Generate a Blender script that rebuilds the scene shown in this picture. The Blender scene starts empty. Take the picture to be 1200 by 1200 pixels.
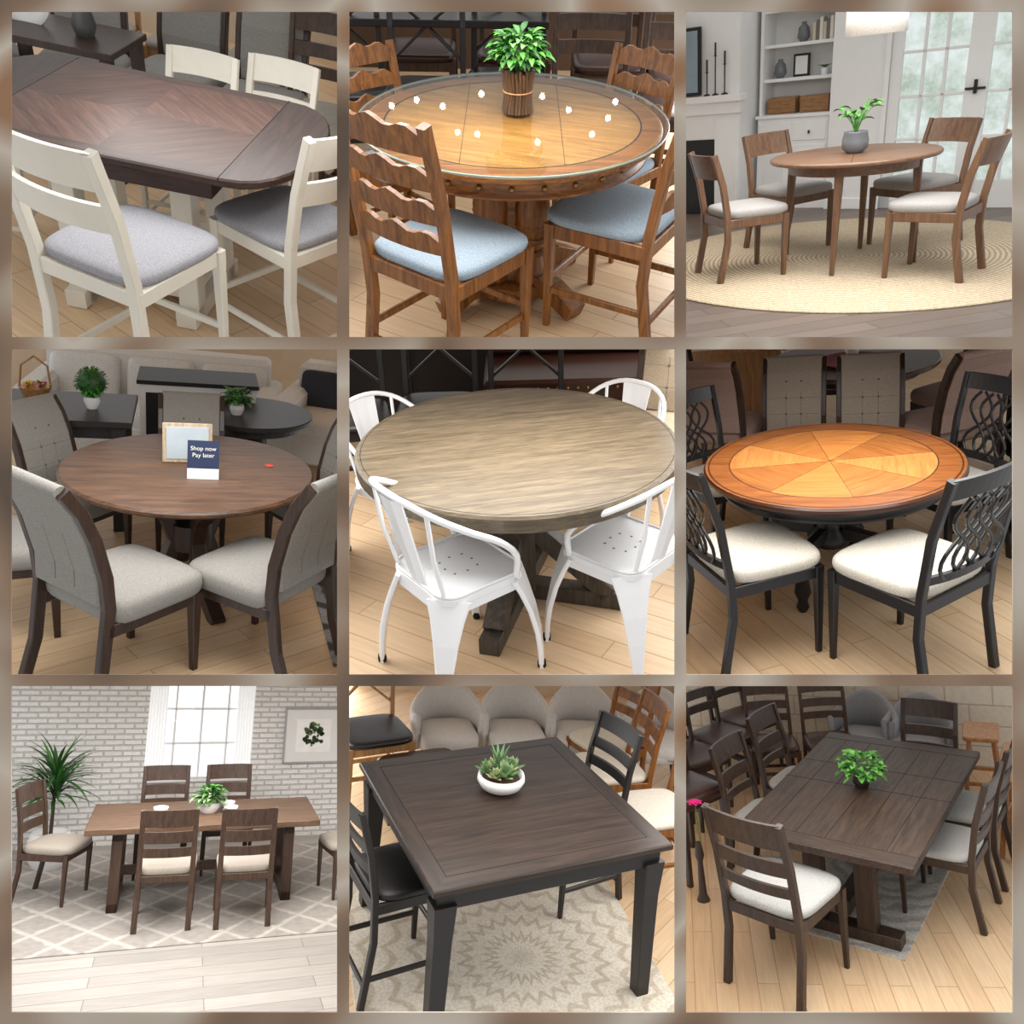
import bpy, bmesh, math, random
import numpy as np
from mathutils import Matrix, Vector
random.seed(7)
F=1000.0
sc=bpy.context.scene
try: sc.view_settings.view_transform='Standard'
except Exception: pass
def lin(c):
    o=[]
    for v in c:
        v=v/255.0; o.append(v/12.92 if v<=.04045 else ((v+.055)/1.055)**2.4)
    return (o[0],o[1],o[2],1)
# ---------------------------------------------------------------- materials
MC={}
class NT:
    def __init__(s,name):
        s.m=bpy.data.materials.new(name); s.m.use_nodes=True; s.t=s.m.node_tree; s.n=s.t.nodes
        s.b=s.n['Principled BSDF']; MC[name]=s.m
    def new(s,t,**k):
        n=s.n.new(t)
        for a,v in k.items():
            if a[0]=='_': n.inputs[a[1:].replace('_',' ')].default_value=v
            else: setattr(n,a,v)
        return n
    def l(s,a,b): s.t.links.new(a,b)
    def coord(s,rot=0,scale=(1,1,1)):
        c=s.new('ShaderNodeTexCoord'); m=s.new('ShaderNodeMapping'); m.inputs['Rotation'].default_value=(0,0,rot)
        m2=s.new('ShaderNodeMapping'); m2.inputs['Scale'].default_value=scale
        s.l(c.outputs['Object'],m.inputs[0]); s.l(m.outputs[0],m2.inputs[0]); return m2.outputs[0]
    def ramp(s,inp,stops):
        r=s.new('ShaderNodeValToRGB'); e=r.color_ramp.elements
        e[0].position,e[0].color=stops[0]; e[1].position,e[1].color=stops[-1]
        for p,c in stops[1:-1]:
            x=e.new(p); x.color=c
        s.l(inp,r.inputs[0]); return r.outputs[0]
    def bump(s,h,st=.2,d=.002):
        b=s.new('ShaderNodeBump'); b.inputs['Strength'].default_value=st; b.inputs['Distance'].default_value=d
        s.l(h,b.inputs['Height']); s.l(b.outputs[0],s.b.inputs['Normal'])
    def math(s,op,a,b=None):
        m=s.new('ShaderNodeMath',operation=op)
        for i,v in enumerate((a,b)):
            if v is None: continue
            if isinstance(v,(int,float)): m.inputs[i].default_value=v
            else: s.l(v,m.inputs[i])
        return m.outputs[0]
    def mix(s,f,a,b,bt='MIX'):
        m=s.new('ShaderNodeMixRGB',blend_type=bt)
        for i,v in enumerate((f,a,b)):
            if isinstance(v,(int,float)): m.inputs[i].default_value=v
            elif isinstance(v,tuple): m.inputs[i].default_value=v
            else: s.l(v,m.inputs[i])
        return m.outputs[0]
def plain(name,c,rough=.5,metal=0,emit=0,coat=0,var=.9):
    if name in MC: return MC[name]
    t=NT(name)
    n=t.new('ShaderNodeTexNoise'); n.inputs['Scale'].default_value=9; n.inputs['Detail'].default_value=4
    t.l(t.coord(),n.inputs['Vector'])
    a=lin(c); k=var; b=tuple(x*k for x in a[:3])+(1,)
    col=t.ramp(n.outputs[0],[(.3,b),(.7,a)]); t.l(col,t.b.inputs['Base Color'])
    t.b.inputs['Roughness'].default_value=rough; t.b.inputs['Metallic'].default_value=metal
    if coat: t.b.inputs['Coat Weight'].default_value=coat
    if emit:
        t.l(col,t.b.inputs['Emission Color']); t.b.inputs['Emission Strength'].default_value=emit
    return t.m
def wood(name,c1,c2,ang=0,axis='x',rough=.38,k=1,contrast=1,spec=.5):
    if name in MC: return MC[name]
    t=NT(name)
    s={'x':(1.3*k,17*k,17*k),'y':(17*k,1.3*k,17*k),'z':(17*k,17*k,1.3*k)}[axis]
    v=t.coord(math.radians(ang),s)
    n=t.new('ShaderNodeTexNoise',_Scale=2.2,_Detail=7.0,_Roughness=.62,_Distortion=.9); t.l(v,n.inputs['Vector'])
    n2=t.new('ShaderNodeTexNoise',_Scale=9.0,_Detail=3.0,_Distortion=.3); t.l(v,n2.inputs['Vector'])
    col=t.ramp(n.outputs[0],[(.33,lin(c1)),(.67,lin(c2))])
    f=t.ramp(n2.outputs[0],[(.38,(.62,.6,.58,1)),(.56,(1,1,1,1))])
    t.l(t.mix(min(.85,.5*contrast),col,f,'MULTIPLY'),t.b.inputs['Base Color'])
    t.b.inputs['Roughness'].default_value=rough; t.b.inputs['Specular IOR Level'].default_value=spec
    t.bump(n2.outputs[0],.12,.0012)
    return t.m
def fabric(name,c,k=1):
    if name in MC: return MC[name]
    t=NT(name); v=t.coord(0,(1,1,1))
    n=t.new('ShaderNodeTexNoise',_Scale=210.0,_Detail=2.0); t.l(v,n.inputs['Vector'])
    a=lin(c); col=t.ramp(n.outputs[0],[(.36,tuple(x*.78 for x in a[:3])+(1,)),(.64,tuple(min(1,x*1.08) for x in a[:3])+(1,))])
    t.l(col,t.b.inputs['Base Color']); t.b.inputs['Roughness'].default_value=.92; t.b.inputs['Specular IOR Level'].default_value=.2
    t.bump(n.outputs[0],.15,.001); return t.m
def planks(name,c1,c2,cm,ang=0,w=.13,l=1.1,rough=.4,grain=.5,mortar=.004):
    if name in MC: return MC[name]
    t=NT(name); v=t.coord(math.radians(ang))
    b=t.new('ShaderNodeTexBrick'); t.l(v,b.inputs['Vector'])
    b.inputs['Scale'].default_value=1; b.inputs['Brick Width'].default_value=l; b.inputs['Row Height'].default_value=w
    b.inputs['Mortar Size'].default_value=mortar; b.inputs['Color1'].default_value=lin(c1); b.inputs['Color2'].default_value=lin(c2); b.inputs['Mortar'].default_value=lin(cm); b.inputs['Mortar Smooth'].default_value=.3
    m2=t.new('ShaderNodeMapping'); m2.inputs['Scale'].default_value=(1.6,20,1); t.l(v,m2.inputs[0])
    n=t.new('ShaderNodeTexNoise',_Scale=2.0,_Detail=6.0,_Distortion=.7); t.l(m2.outputs[0],n.inputs['Vector'])
    f=t.ramp(n.outputs[0],[(.35,(.78,.76,.73,1)),(.65,(1.0,1.0,1.0,1))])
    t.l(t.mix(grain,b.outputs['Color'],f,'MULTIPLY'),t.b.inputs['Base Color']); t.b.inputs['Roughness'].default_value=rough
    return t.m
def brickwall(name,c1,c2,cm,w=.2,h=.065,mortar=.008,scale=1,st=.6):
    if name in MC: return MC[name]
    t=NT(name); c=t.new('ShaderNodeTexCoord'); m=t.new('ShaderNodeMapping'); m.inputs['Rotation'].default_value=(math.radians(-90),0,0)
    t.l(c.outputs['Object'],m.inputs[0])
    b=t.new('ShaderNodeTexBrick'); t.l(m.outputs[0],b.inputs['Vector'])
    b.inputs['Scale'].default_value=1; b.inputs['Brick Width'].default_value=w; b.inputs['Row Height'].default_value=h; b.inputs['Mortar Size'].default_value=mortar
    b.inputs['Color1'].default_value=lin(c1); b.inputs['Color2'].default_value=lin(c2); b.inputs['Mortar'].default_value=lin(cm); b.inputs['Mortar Smooth'].default_value=.4
    n=t.new('ShaderNodeTexNoise',_Scale=22.0,_Detail=6.0); t.l(m.outputs[0],n.inputs['Vector'])
    f=t.ramp(n.outputs[0],[(.3,(.84,.84,.84,1)),(.6,(1,1,1,1))])
    t.l(t.mix(.6,b.outputs['Color'],f,'MULTIPLY'),t.b.inputs['Base Color']); t.b.inputs['Roughness'].default_value=.85
    hh=t.math('ADD',t.math('MULTIPLY',b.outputs['Fac'],-1.0),t.math('MULTIPLY',n.outputs[0],.5)); t.bump(hh,st,.012)
    return t.m
def rug_diamond():
    t=NT('rug_diamond_wool'); c=t.new('ShaderNodeTexCoord'); s=t.new('ShaderNodeSeparateXYZ'); t.l(c.outputs['Object'],s.inputs[0])
    n=t.new('ShaderNodeTexNoise',_Scale=14.0,_Detail=5.0); t.l(c.outputs['Object'],n.inputs['Vector'])
    def ln(sign):
        u=t.math('ADD',t.math('MULTIPLY',s.outputs[0],2.3),t.math('MULTIPLY',s.outputs[1],1.9*sign))
        u=t.math('ADD',u,t.math('MULTIPLY',n.outputs[0],.16))
        return t.math('ABSOLUTE',t.math('SUBTRACT',t.math('FRACT',u),.5))
    m=t.math('MINIMUM',ln(1),ln(-1))
    col=t.ramp(m,[(.02,lin((190,185,178))),(.11,lin((160,154,148)))])
    f=t.ramp(n.outputs[0],[(.35,(.8,.8,.8,1)),(.6,(1,1,1,1))])
    t.l(t.mix(.7,col,f,'MULTIPLY'),t.b.inputs['Base Color']); t.b.inputs['Roughness'].default_value=.95; return t.m
def rug_rings(name,c1,c2,sc_,dist,ds=2.0,lo=.15,hi=.6):
    t=NT(name); w=t.new('ShaderNodeTexWave',wave_type='RINGS',rings_direction='Z'); t.l(t.coord(),w.inputs['Vector'])
    w.inputs['Scale'].default_value=sc_; w.inputs['Distortion'].default_value=dist; w.inputs['Detail'].default_value=2; w.inputs['Detail Scale'].default_value=ds
    n=t.new('ShaderNodeTexNoise',_Scale=60.0,_Detail=3.0); t.l(t.coord(),n.inputs['Vector'])
    col=t.ramp(w.outputs[0],[(lo,lin(c1)),(hi,lin(c2))]); f=t.ramp(n.outputs[0],[(.35,(.68,.66,.63,1)),(.6,(1,1,1,1))])
    t.l(t.mix(.8,col,f,'MULTIPLY'),t.b.inputs['Base Color']); t.b.inputs['Roughness'].default_value=.95; t.bump(w.outputs[0],.6,.005); return t.m
def rug_medallion(name,c1,c2):
    t=NT(name); c=t.new('ShaderNodeTexCoord'); s=t.new('ShaderNodeSeparateXYZ'); t.l(c.outputs['Object'],s.inputs[0])
    r=t.math('SQRT',t.math('ADD',t.math('MULTIPLY',s.outputs[0],s.outputs[0]),t.math('MULTIPLY',s.outputs[1],s.outputs[1])))
    a=t.math('ARCTAN2',s.outputs[1],s.outputs[0])
    pet=t.math('ABSOLUTE',t.math('SINE',t.math('MULTIPLY',a,12.0)))
    rr=t.math('ADD',t.math('MULTIPLY',r,7.0),t.math('MULTIPLY',pet,.45))
    d=t.math('ABSOLUTE',t.math('SUBTRACT',t.math('FRACT',rr),.5))
    col=t.ramp(d,[(.1,lin(c1)),(.2,lin(c2))])
    n=t.new('ShaderNodeTexNoise',_Scale=70.0,_Detail=3.0); t.l(c.outputs['Object'],n.inputs['Vector'])
    f=t.ramp(n.outputs[0],[(.35,(.75,.74,.72,1)),(.6,(1,1,1,1))])
    t.l(t.mix(.8,col,f,'MULTIPLY'),t.b.inputs['Base Color']); t.b.inputs['Roughness'].default_value=.95; return t.m
def glass(name,tint=(230,240,240),refl=1.0):
    if name in MC: return MC[name]
    t=NT(name); tr=t.new('ShaderNodeBsdfTransparent'); tr.inputs[0].default_value=lin(tint); gl=t.new('ShaderNodeBsdfGlossy'); gl.inputs['Roughness'].default_value=.02
    fr=t.new('ShaderNodeLayerWeight'); fr.inputs[0].default_value=.25; mx=t.new('ShaderNodeMixShader'); f=t.math('MULTIPLY',fr.outputs['Fresnel'],refl)
    t.l(f,mx.inputs[0]); t.l(tr.outputs[0],mx.inputs[1]); t.l(gl.outputs[0],mx.inputs[2]); t.l(mx.outputs[0],t.n['Material Output'].inputs[0]); return t.m
# ---------------------------------------------------------------- geometry builder
class G:
    def __init__(s): s.V=[];s.F=[];s.I=[];s.S=[];s.mats=[];s.M=Matrix.Identity(4)
    def add(s,vs,fs,mat,smooth=False):
        o=len(s.V)
        for v in vs:
            w=s.M@Vector(v); s.V.append((w.x,w.y,w.z))
        if mat not in s.mats: s.mats.append(mat)
        i=s.mats.index(mat)
        for f in fs: s.F.append([o+k for k in f]); s.I.append(i); s.S.append(smooth)
    def at(s,x=0,y=0,z=0,rz=0,rx=0,ry=0,k=1):
        s.M=Matrix.Translation((x,y,z))@Matrix.Rotation(math.radians(rz),4,'Z')@Matrix.Rotation(math.radians(ry),4,'Y')@Matrix.Rotation(math.radians(rx),4,'X')@Matrix.Scale(k,4); return s
def slab(g,out,z0,z1,mat,bev=.004,top=None,side=None):
    n=len(out)
    def ins(b):
        r=[]
        for i in range(n):
            p=np.array(out[i-1]);q=np.array(out[i]);w=np.array(out[(i+1)%n])
            a=(q-p);a=a/(np.linalg.norm(a)+1e-9);d=(w-q);d=d/(np.linalg.norm(d)+1e-9)
            m=np.array([-a[1]-d[1],a[0]+d[0]]);L=np.linalg.norm(m)+1e-9; m=m/L
            r.append(tuple(q+m*b*min(1.5,2/max(L,.5))))
        return r
    i0=ins(bev) if bev else out
    vs=[];
    for ring,z in ((i0,z0),(out,z0+bev),(out,z1-bev),(i0,z1)): vs+=[(x,y,z) for x,y in ring]
    fs=[]
    for k in range(3):
        for i in range(n): j=(i+1)%n; fs.append([k*n+i,k*n+j,(k+1)*n+j,(k+1)*n+i])
    g.add(vs,fs,side or mat); g.add([(x,y,z1) for x,y in i0],[list(range(n))],top or mat); g.add([(x,y,z0) for x,y in i0],[list(range(n))[::-1]],mat)
def rc(x0,y0,x1,y1): return [(x0,y0),(x1,y0),(x1,y1),(x0,y1)]
def rrect(w,d,r,n=5):
    o=[]
    for cx,cy,a in ((w/2-r,d/2-r,0),(-w/2+r,d/2-r,90),(-w/2+r,-d/2+r,180),(w/2-r,-d/2+r,270)):
        for i in range(n+1):
            t=math.radians(a+90*i/n); o.append((cx+r*math.cos(t),cy+r*math.sin(t)))
    return o
def circ(R,n=64,x=0,y=0): return [(x+R*math.cos(2*math.pi*i/n),y+R*math.sin(2*math.pi*i/n)) for i in range(n)]
def box(g,x0,y0,z0,x1,y1,z1,mat,bev=.003): slab(g,rc(min(x0,x1),min(y0,y1),max(x0,x1),max(y0,y1)),z0,z1,mat,min(bev,abs(z1-z0)*.3,abs(x1-x0)*.3,abs(y1-y0)*.3))
def poly(g,out,z,mat): g.add([(x,y,z) for x,y in out],[list(range(len(out)))],mat)
def sweep(g,path,sec,mat,ax=(1,0,0),smooth=False,closed=False,scales=None):
    P=[Vector(p) for p in path]; n=len(P); m=len(sec(0)) if callable(sec) else len(sec); vs=[]
    prev=Vector(ax)
    for i,p in enumerate(P):
        if closed: t=P[(i+1)%n]-P[i-1]
        else: t=P[min(i+1,n-1)]-P[max(i-1,0)]
        t.normalize(); a=prev-t*prev.dot(t)
        if a.length<1e-4: a=Vector((0,1,0))-t*t.y
        a.normalize(); b=t.cross(a)
        if smooth: prev=a
        s=sec(i/(max(1,n-1))) if callable(sec) else sec
        for u,v in s: vs.append(p+a*u+b*v)
    fs=[]
    for i in range(n if closed else n-1):
        for j in range(m):
            k=(j+1)%m; i2=(i+1)%n; fs.append([i*m+j,i*m+k,i2*m+k,i2*m+j])
    g.add(vs,fs,mat,smooth)
    if not closed: g.add(vs[:m],[list(range(m))[::-1]],mat); g.add(vs[-m:],[list(range(m))],mat)
def rsec(w,t,c=.004):
    c=min(c,w*.3,t*.3); a,b=w/2,t/2
    return [(-a+c,-b),(a-c,-b),(a,-b+c),(a,b-c),(a-c,b),(-a+c,b),(-a,b-c),(-a,-b+c)]
def bar(g,path,w,t,mat,ax=(1,0,0),w2=None,t2=None):
    w2=w if w2 is None else w2; t2=t if t2 is None else t2
    sweep(g,path,(lambda u:rsec(w+(w2-w)*u,t+(t2-t)*u)),mat,ax)
def tube(g,path,r,mat,n=8,closed=False,r2=None):
    r2=r if r2 is None else r2
    sweep(g,path,(lambda u:[((r+(r2-r)*u)*math.cos(2*math.pi*k/n),(r+(r2-r)*u)*math.sin(2*math.pi*k/n)) for k in range(n)]),mat,(1,.01,.02),True,closed)
def lathe(g,prof,mat,n=28,smooth=True,x=0,y=0):
    vs=[];m=len(prof)
    for r,z in prof: vs+=[(x+r*math.cos(2*math.pi*k/n),y+r*math.sin(2*math.pi*k/n),z) for k in range(n)]
    fs=[[i*n+k,i*n+(k+1)%n,(i+1)*n+(k+1)%n,(i+1)*n+k] for i in range(m-1) for k in range(n)]
    g.add(vs,fs,mat,smooth); g.add(vs[:n],[list(range(n))[::-1]],mat); g.add(vs[-n:],[list(range(n))],mat)
def cushion(g,w,d,z,h,mat,x=0,y=0,back=1.0,e=.4,n=32):
    vs=[];lv=[(0,.95),(.15,.985),(.4,1),(.65,.99),(.82,.95),(.93,.85),(1.0,.6),(1.03,.25)]
    for zz,s in lv:
        for k in range(n):
            a=2*math.pi*(k+.5)/n; c,si=math.cos(a),math.sin(a)
            X=math.copysign(abs(c)**e,c)*w/2*s; Y=math.copysign(abs(si)**e,si)*d/2*s
            X*=1+(back-1)*(0.5-Y/d)
            vs.append((x+X,y+Y,z+h*zz))
    m=len(lv); fs=[[i*n+k,i*n+(k+1)%n,(i+1)*n+(k+1)%n,(i+1)*n+k] for i in range(m-1) for k in range(n)]
    fs+= [[(m-1)*n+k for k in range(n)],[k for k in range(n)][::-1]]
    g.add(vs,fs,mat,True)
def slat(g,w,z0,z1,yf,t,bow,mat,top=None,bot=None,n=14):
    vs=[]
    for i in range(n+1):
        u=-1+2*i/n; x=u*w/2; zt=z1+(top(u) if top else 0); zb=z0+(bot(u) if bot else 0); o=-bow*(1-u*u)
        vs+=[(x,yf(zb)+o-t/2,zb),(x,yf(zb)+o+t/2,zb),(x,yf(zt)+o+t/2,zt),(x,yf(zt)+o-t/2,zt)]
    fs=[[i*4+k,i*4+(k+1)%4,(i+1)*4+(k+1)%4,(i+1)*4+k][::-1] for i in range(n) for k in range(4)]
    g.add(vs,fs+[[0,1,2,3],[n*4+3,n*4+2,n*4+1,n*4]],mat)
def leaf(g,p,az,el,L,w,mat,droop=.5,n=5):
    vs=[];P=Vector(p);e=el
    s=Vector((-math.sin(az),math.cos(az),0))
    for i in range(n+1):
        u=i/n; ww=w/2*math.sin(math.pi*min(.97,max(.06,u**.8)))
        up=Vector((0,0,ww*.35))
        vs+=[P-s*ww+up,P,P+s*ww+up]
        P=P+Vector((math.cos(az)*math.cos(e),math.sin(az)*math.cos(e),math.sin(e)))*L/n; e-=droop/n
    fs=[]
    for i in range(n): fs+=[[i*3,i*3+1,i*3+4,i*3+3],[i*3+1,i*3+2,i*3+5,i*3+4]]
    g.add(vs,fs,mat,True)
def ball(g,x,y,z,r,mat,n=12,sz=1):
    lathe(g,[(max(.001,r*math.sin(math.pi*i/n)),z-r*sz*math.cos(math.pi*i/n)) for i in range(n+1)],mat,16,True,x,y)
def ring(g,r0,r1,z,mat,a0=0,a1=360,n=72):
    vs=[];
    for i in range(n+1):
        a=math.radians(a0+(a1-a0)*i/n); vs+=[(r0*math.cos(a),r0*math.sin(a),z),(r1*math.cos(a),r1*math.sin(a),z)]
    g.add(vs,[[2*i,2*i+1,2*i+3,2*i+2] for i in range(n)],mat)
# ---------------------------------------------------------------- camera + rooms
PITCH=math.radians(12)
CW=Matrix.Translation((0,0,4.2))@Matrix.Rotation(math.pi/2-PITCH,4,'X')
cd=bpy.data.cameras.new('camera'); cd.sensor_width=36; cd.lens=36*F/1200; cd.clip_start=.05; cd.clip_end=100
co=bpy.data.objects.new('camera',cd); bpy.context.collection.objects.link(co); co.matrix_world=CW; sc.camera=co
def rot(th,yaw,roll):
    B=Matrix(((1,0,0),(0,0,1),(0,-1,0)))
    return Matrix.Rotation(roll,3,'Z')@Matrix.Rotation(th,3,'X')@B@Matrix.Rotation(yaw,3,'Z')
RP={2:(.739,.008,-.019,-.008,1.082,-4.105),3:(.469,-.424,.186,2.541,1.864,-6.366),4:(.355,.386,-.183,-1.898,-.460,-4.970),
5:(.485,-.012,.058,.061,-.375,-4.011),6:(.383,-.389,.211,1.845,-.416,-4.841),7:(-.109,.355,-.074,-3.045,-3.701,-8.272),
8:(.176,.441,-.077,-.101,-2.508,-4.936),9:(.090,-.686,.141,2.662,-2.761,-6.265)}
ROLL={3:.115,4:-.15,5:.03,6:.15,7:-.045,9:.11,1:-.225}
RM={}
def pose(k,R,t,h,p):
    if k in ROLL:
        C=R@Vector((0,0,h))+t; R=rot(p[0],p[1],ROLL[k]); t=C-R@Vector((0,0,h))
    m=R.to_4x4(); m.translation=t; RM[k]=CW@m
for k,p in RP.items(): pose(k,rot(*p[:3]),Vector(p[3:]),.76,p)
R1=rot(.728,.062,-.272); tt=(Vector((-1.279,.669,-3.1))+R1@Vector((0,0,.76)))*1.516-R1@Vector((0,0,.91))
pose(1,R1,tt,.91,(.728,.062))
XB=[-60,402,797.5,1260]
def planes(k):
    c=(k-1)%3;r=(k-1)//3; a,b=[(u-600)/F for u in XB[c:c+2]]; t,bo=[(600-v)/F for v in XB[r:r+2]]
    return [((1,0,a),0),((-1,0,-b),0),((0,-1,-t),0),((0,1,bo),0),((0,0,-1),2.28)]
def put(name,g,room,x=0,y=0,z=0,phi=90,fill=True,k=1):
    M=RM[room]@Matrix.Translation((x,y,z))@Matrix.Rotation(math.radians(phi-90),4,'Z')
    if k!=1: M=M@Matrix.Scale(k,4)
    V=np.array(g.V); MM=np.array(CW.inverted()@M); C=V@MM[:3,:3].T+MM[:3,3]
    need=[]
    for n,d in planes(room):
        nn=np.array(n); s=C@nn-d
        if (s<0).all(): return None
        if (s<0).any(): need.append((nn,d))
    me=bpy.data.meshes.new(name); me.from_pydata([tuple(v) for v in V],[],g.F)
    for m in g.mats: me.materials.append(m)
    me.polygons.foreach_set('material_index',g.I); me.polygons.foreach_set('use_smooth',g.S); me.update()
    if need:
        bm=bmesh.new(); bm.from_mesh(me)
        MI=(CW.inverted()@M).inverted(); 
        for nn,d in need:
            pc=Vector(nn)*(d/float(nn@nn)); pl=MI@pc; nl=(MI.to_3x3()@Vector(nn)).normalized()
            r=bmesh.ops.bisect_plane(bm,geom=bm.verts[:]+bm.edges[:]+bm.faces[:],dist=1e-6,plane_co=pl,plane_no=-nl,clear_outer=True)
            if fill:
                ed=[e for e in r['geom_cut'] if isinstance(e,bmesh.types.BMEdge)]
                try: bmesh.ops.holes_fill(bm,edges=ed,sides=0)
                except Exception: pass
        bm.to_mesh(me); bm.free()
        if not me.vertices: return None
    ob=bpy.data.objects.new(name,me); bpy.context.collection.objects.link(ob); ob.matrix_world=M; return ob
# ---------------------------------------------------------------- chairs
def stile_fn(D,sh,H,lean,foot=.05):
    pts=[(0,-D/2-foot),(sh*.6,-D/2+.005),(sh,-D/2),((sh+H)/2,-D/2-lean*.35),(H,-D/2-lean)]
    def f(z):
        for (a,ya),(b,yb) in zip(pts,pts[1:]):
            if z<=b: return ya+(yb-ya)*(z-a)/(b-a)
        return pts[-1][1]+(z-H)*(-lean*.65)/((H-sh)/2)
    return f,pts
def chair(wd,seat,W=.47,D=.44,sh=.47,H=.98,lean=.09,slats=((.86,.98),(.72,.8),(.6,.67)),bow=.03,top=None,stw=.036,std=.034,stretch=True,cush=.05,leg2=.026,flare=0,xback=False,lattice=False):
    g=G(); f,pts=stile_fn(D,sh,H,lean); x=W/2-stw/2-.01
    for s in(-1,1):
        sweep(g,[(s*(x+ (flare*(z-sh)/(H-sh) if z>sh else 0)),y,z) for z,y in pts],(lambda u:rsec(stw*(1-.15*u),std)),wd)
        bar(g,[(s*(W/2-.02),D/2-.03,0),(s*(W/2-.02),D/2-.03,sh-.03)],leg2,leg2,wd,w2=.042,t2=.042)
        bar(g,[(s*(W/2-.022),-D/2,sh-.06),(s*(W/2-.022),D/2-.02,sh-.06)],.022,.06,wd)
        if stretch: bar(g,[(s*(W/2-.024),f(.17),.17),(s*(W/2-.024),D/2-.03,.17)],.018,.03,wd)
    bar(g,[(-W/2+.03,D/2-.025,sh-.06),(W/2-.03,D/2-.025,sh-.06)],.06,.022,wd,ax=(0,0,1)); bar(g,[(-W/2+.03,-D/2,sh-.06),(W/2-.03,-D/2,sh-.06)],.06,.022,wd,ax=(0,0,1))
    if stretch: bar(g,[(-W/2+.03,D/2-.03,.22 if sh<.55 else .25),(W/2-.03,D/2-.03,.22 if sh<.55 else .25)],.03,.018,wd,ax=(0,0,1)); bar(g,[(-W/2+.03,f(.12),.12),(W/2-.03,f(.12),.12)],.03,.018,wd,ax=(0,0,1))
    cushion(g,W+.01,D+.02,sh-.032,cush,seat,0,.008,back=.94)
    ws=2*x+.01
    for z0,z1 in slats: slat(g,ws+2*flare*((z0-sh)/(H-sh)),z0,z1,f,.02,bow,wd,top)
    if xback:
        for s in(-1,1): bar(g,[(-s*x,f(sh+.08),sh+.08),(0,f((sh+H)/2)-bow,(sh+H)/2-.0),(s*x,f(H-.1),H-.1)],.03,.016,wd,ax=(0,1,0))
    if lattice:
        zb,zt=sh+.07,H-.1
        for s in(-1,1):
            for c in(-.13,-.045,.045,.13):
                P=[]
                for i in range(13):
                    u=i/12; z=zb+(zt-zb)*u; P.append((c*(.75+.25*abs(2*u-1))+s*.075*math.sin((u-.5)*math.pi*1.9),f(z)-bow*.8+s*.002,z))
                bar(g,P,.017,.014,wd,ax=(1,0,0))
    return g
def chair_uph(wd,fab,W=.5,D=.5,sh=.48,H=1.03,lean=.17,tuft=True):
    g=G(); pts=[(0,-D/2-.1),(.2,-D/2-.03),(sh,-D/2+.01),(.62,-D/2-.0),(.8,-D/2-.045),(.93,-D/2-.1),(H,-D/2-lean)]
    x=W/2-.03
    for s in(-1,1):
        sweep(g,[(s*x,y,z) for z,y in pts],(lambda u:rsec(.035,.055-.012*abs(u-.45))),wd)
        bar(g,[(s*(W/2-.03),D/2-.03,0),(s*(W/2-.03),D/2-.03,sh-.08)],.03,.03,wd,w2=.05,t2=.05)
        bar(g,[(s*(W/2-.025),-D/2,sh-.1),(s*(W/2-.025),D/2-.02,sh-.1)],.025,.06,wd)
    bar(g,[(-W/2+.03,D/2-.02,sh-.1),(W/2-.03,D/2-.02,sh-.1)],.06,.025,wd,ax=(0,0,1))
    cushion(g,W+.02,D+.02,sh-.08,.11,fab,0,.02,e=.3)
    P=[(0,y+.0,z) for z,y in pts[3:]]; P=[(0,P[0][1]+.0,sh+.02)]+P
    fine=[]
    for a,b in zip(P,P[1:]):
        for i in range(3): fine.append(tuple(a[j]+(b[j]-a[j])*i/3 for j in range(3)))
    fine.append(P[-1]); sweep(g,fine,rsec(W-.075,.055,.02),fab,smooth=False)
    tube(g,[(-x+.01,P[-1][1],H-.005),(x-.01,P[-1][1],H-.005)],.028,fab,10)
    if tuft:
        for zz in (.64,.76,.88):
            y=np.interp(zz,[p[0] for p in pts],[p[1] for p in pts])
            for xx in(-.055,.055): ball(g,xx,y+.028,zz,.008,MC['button'],6)
            tube(g,[(-.19,y+.0275,zz),(.19,y+.0275,zz)],.0016,MC['button'],5)
        for xx in (-.055,.055): tube(g,[(xx,p[1]+.0275,p[2]) for p in fine[1:-1]],.0016,MC['button'],5)
        for xx in (-.06,.06): tube(g,[(xx,p[1]-.0278,p[2]) for p in fine[1:-1]],.0014,MC['button'],5)
    return g
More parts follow.
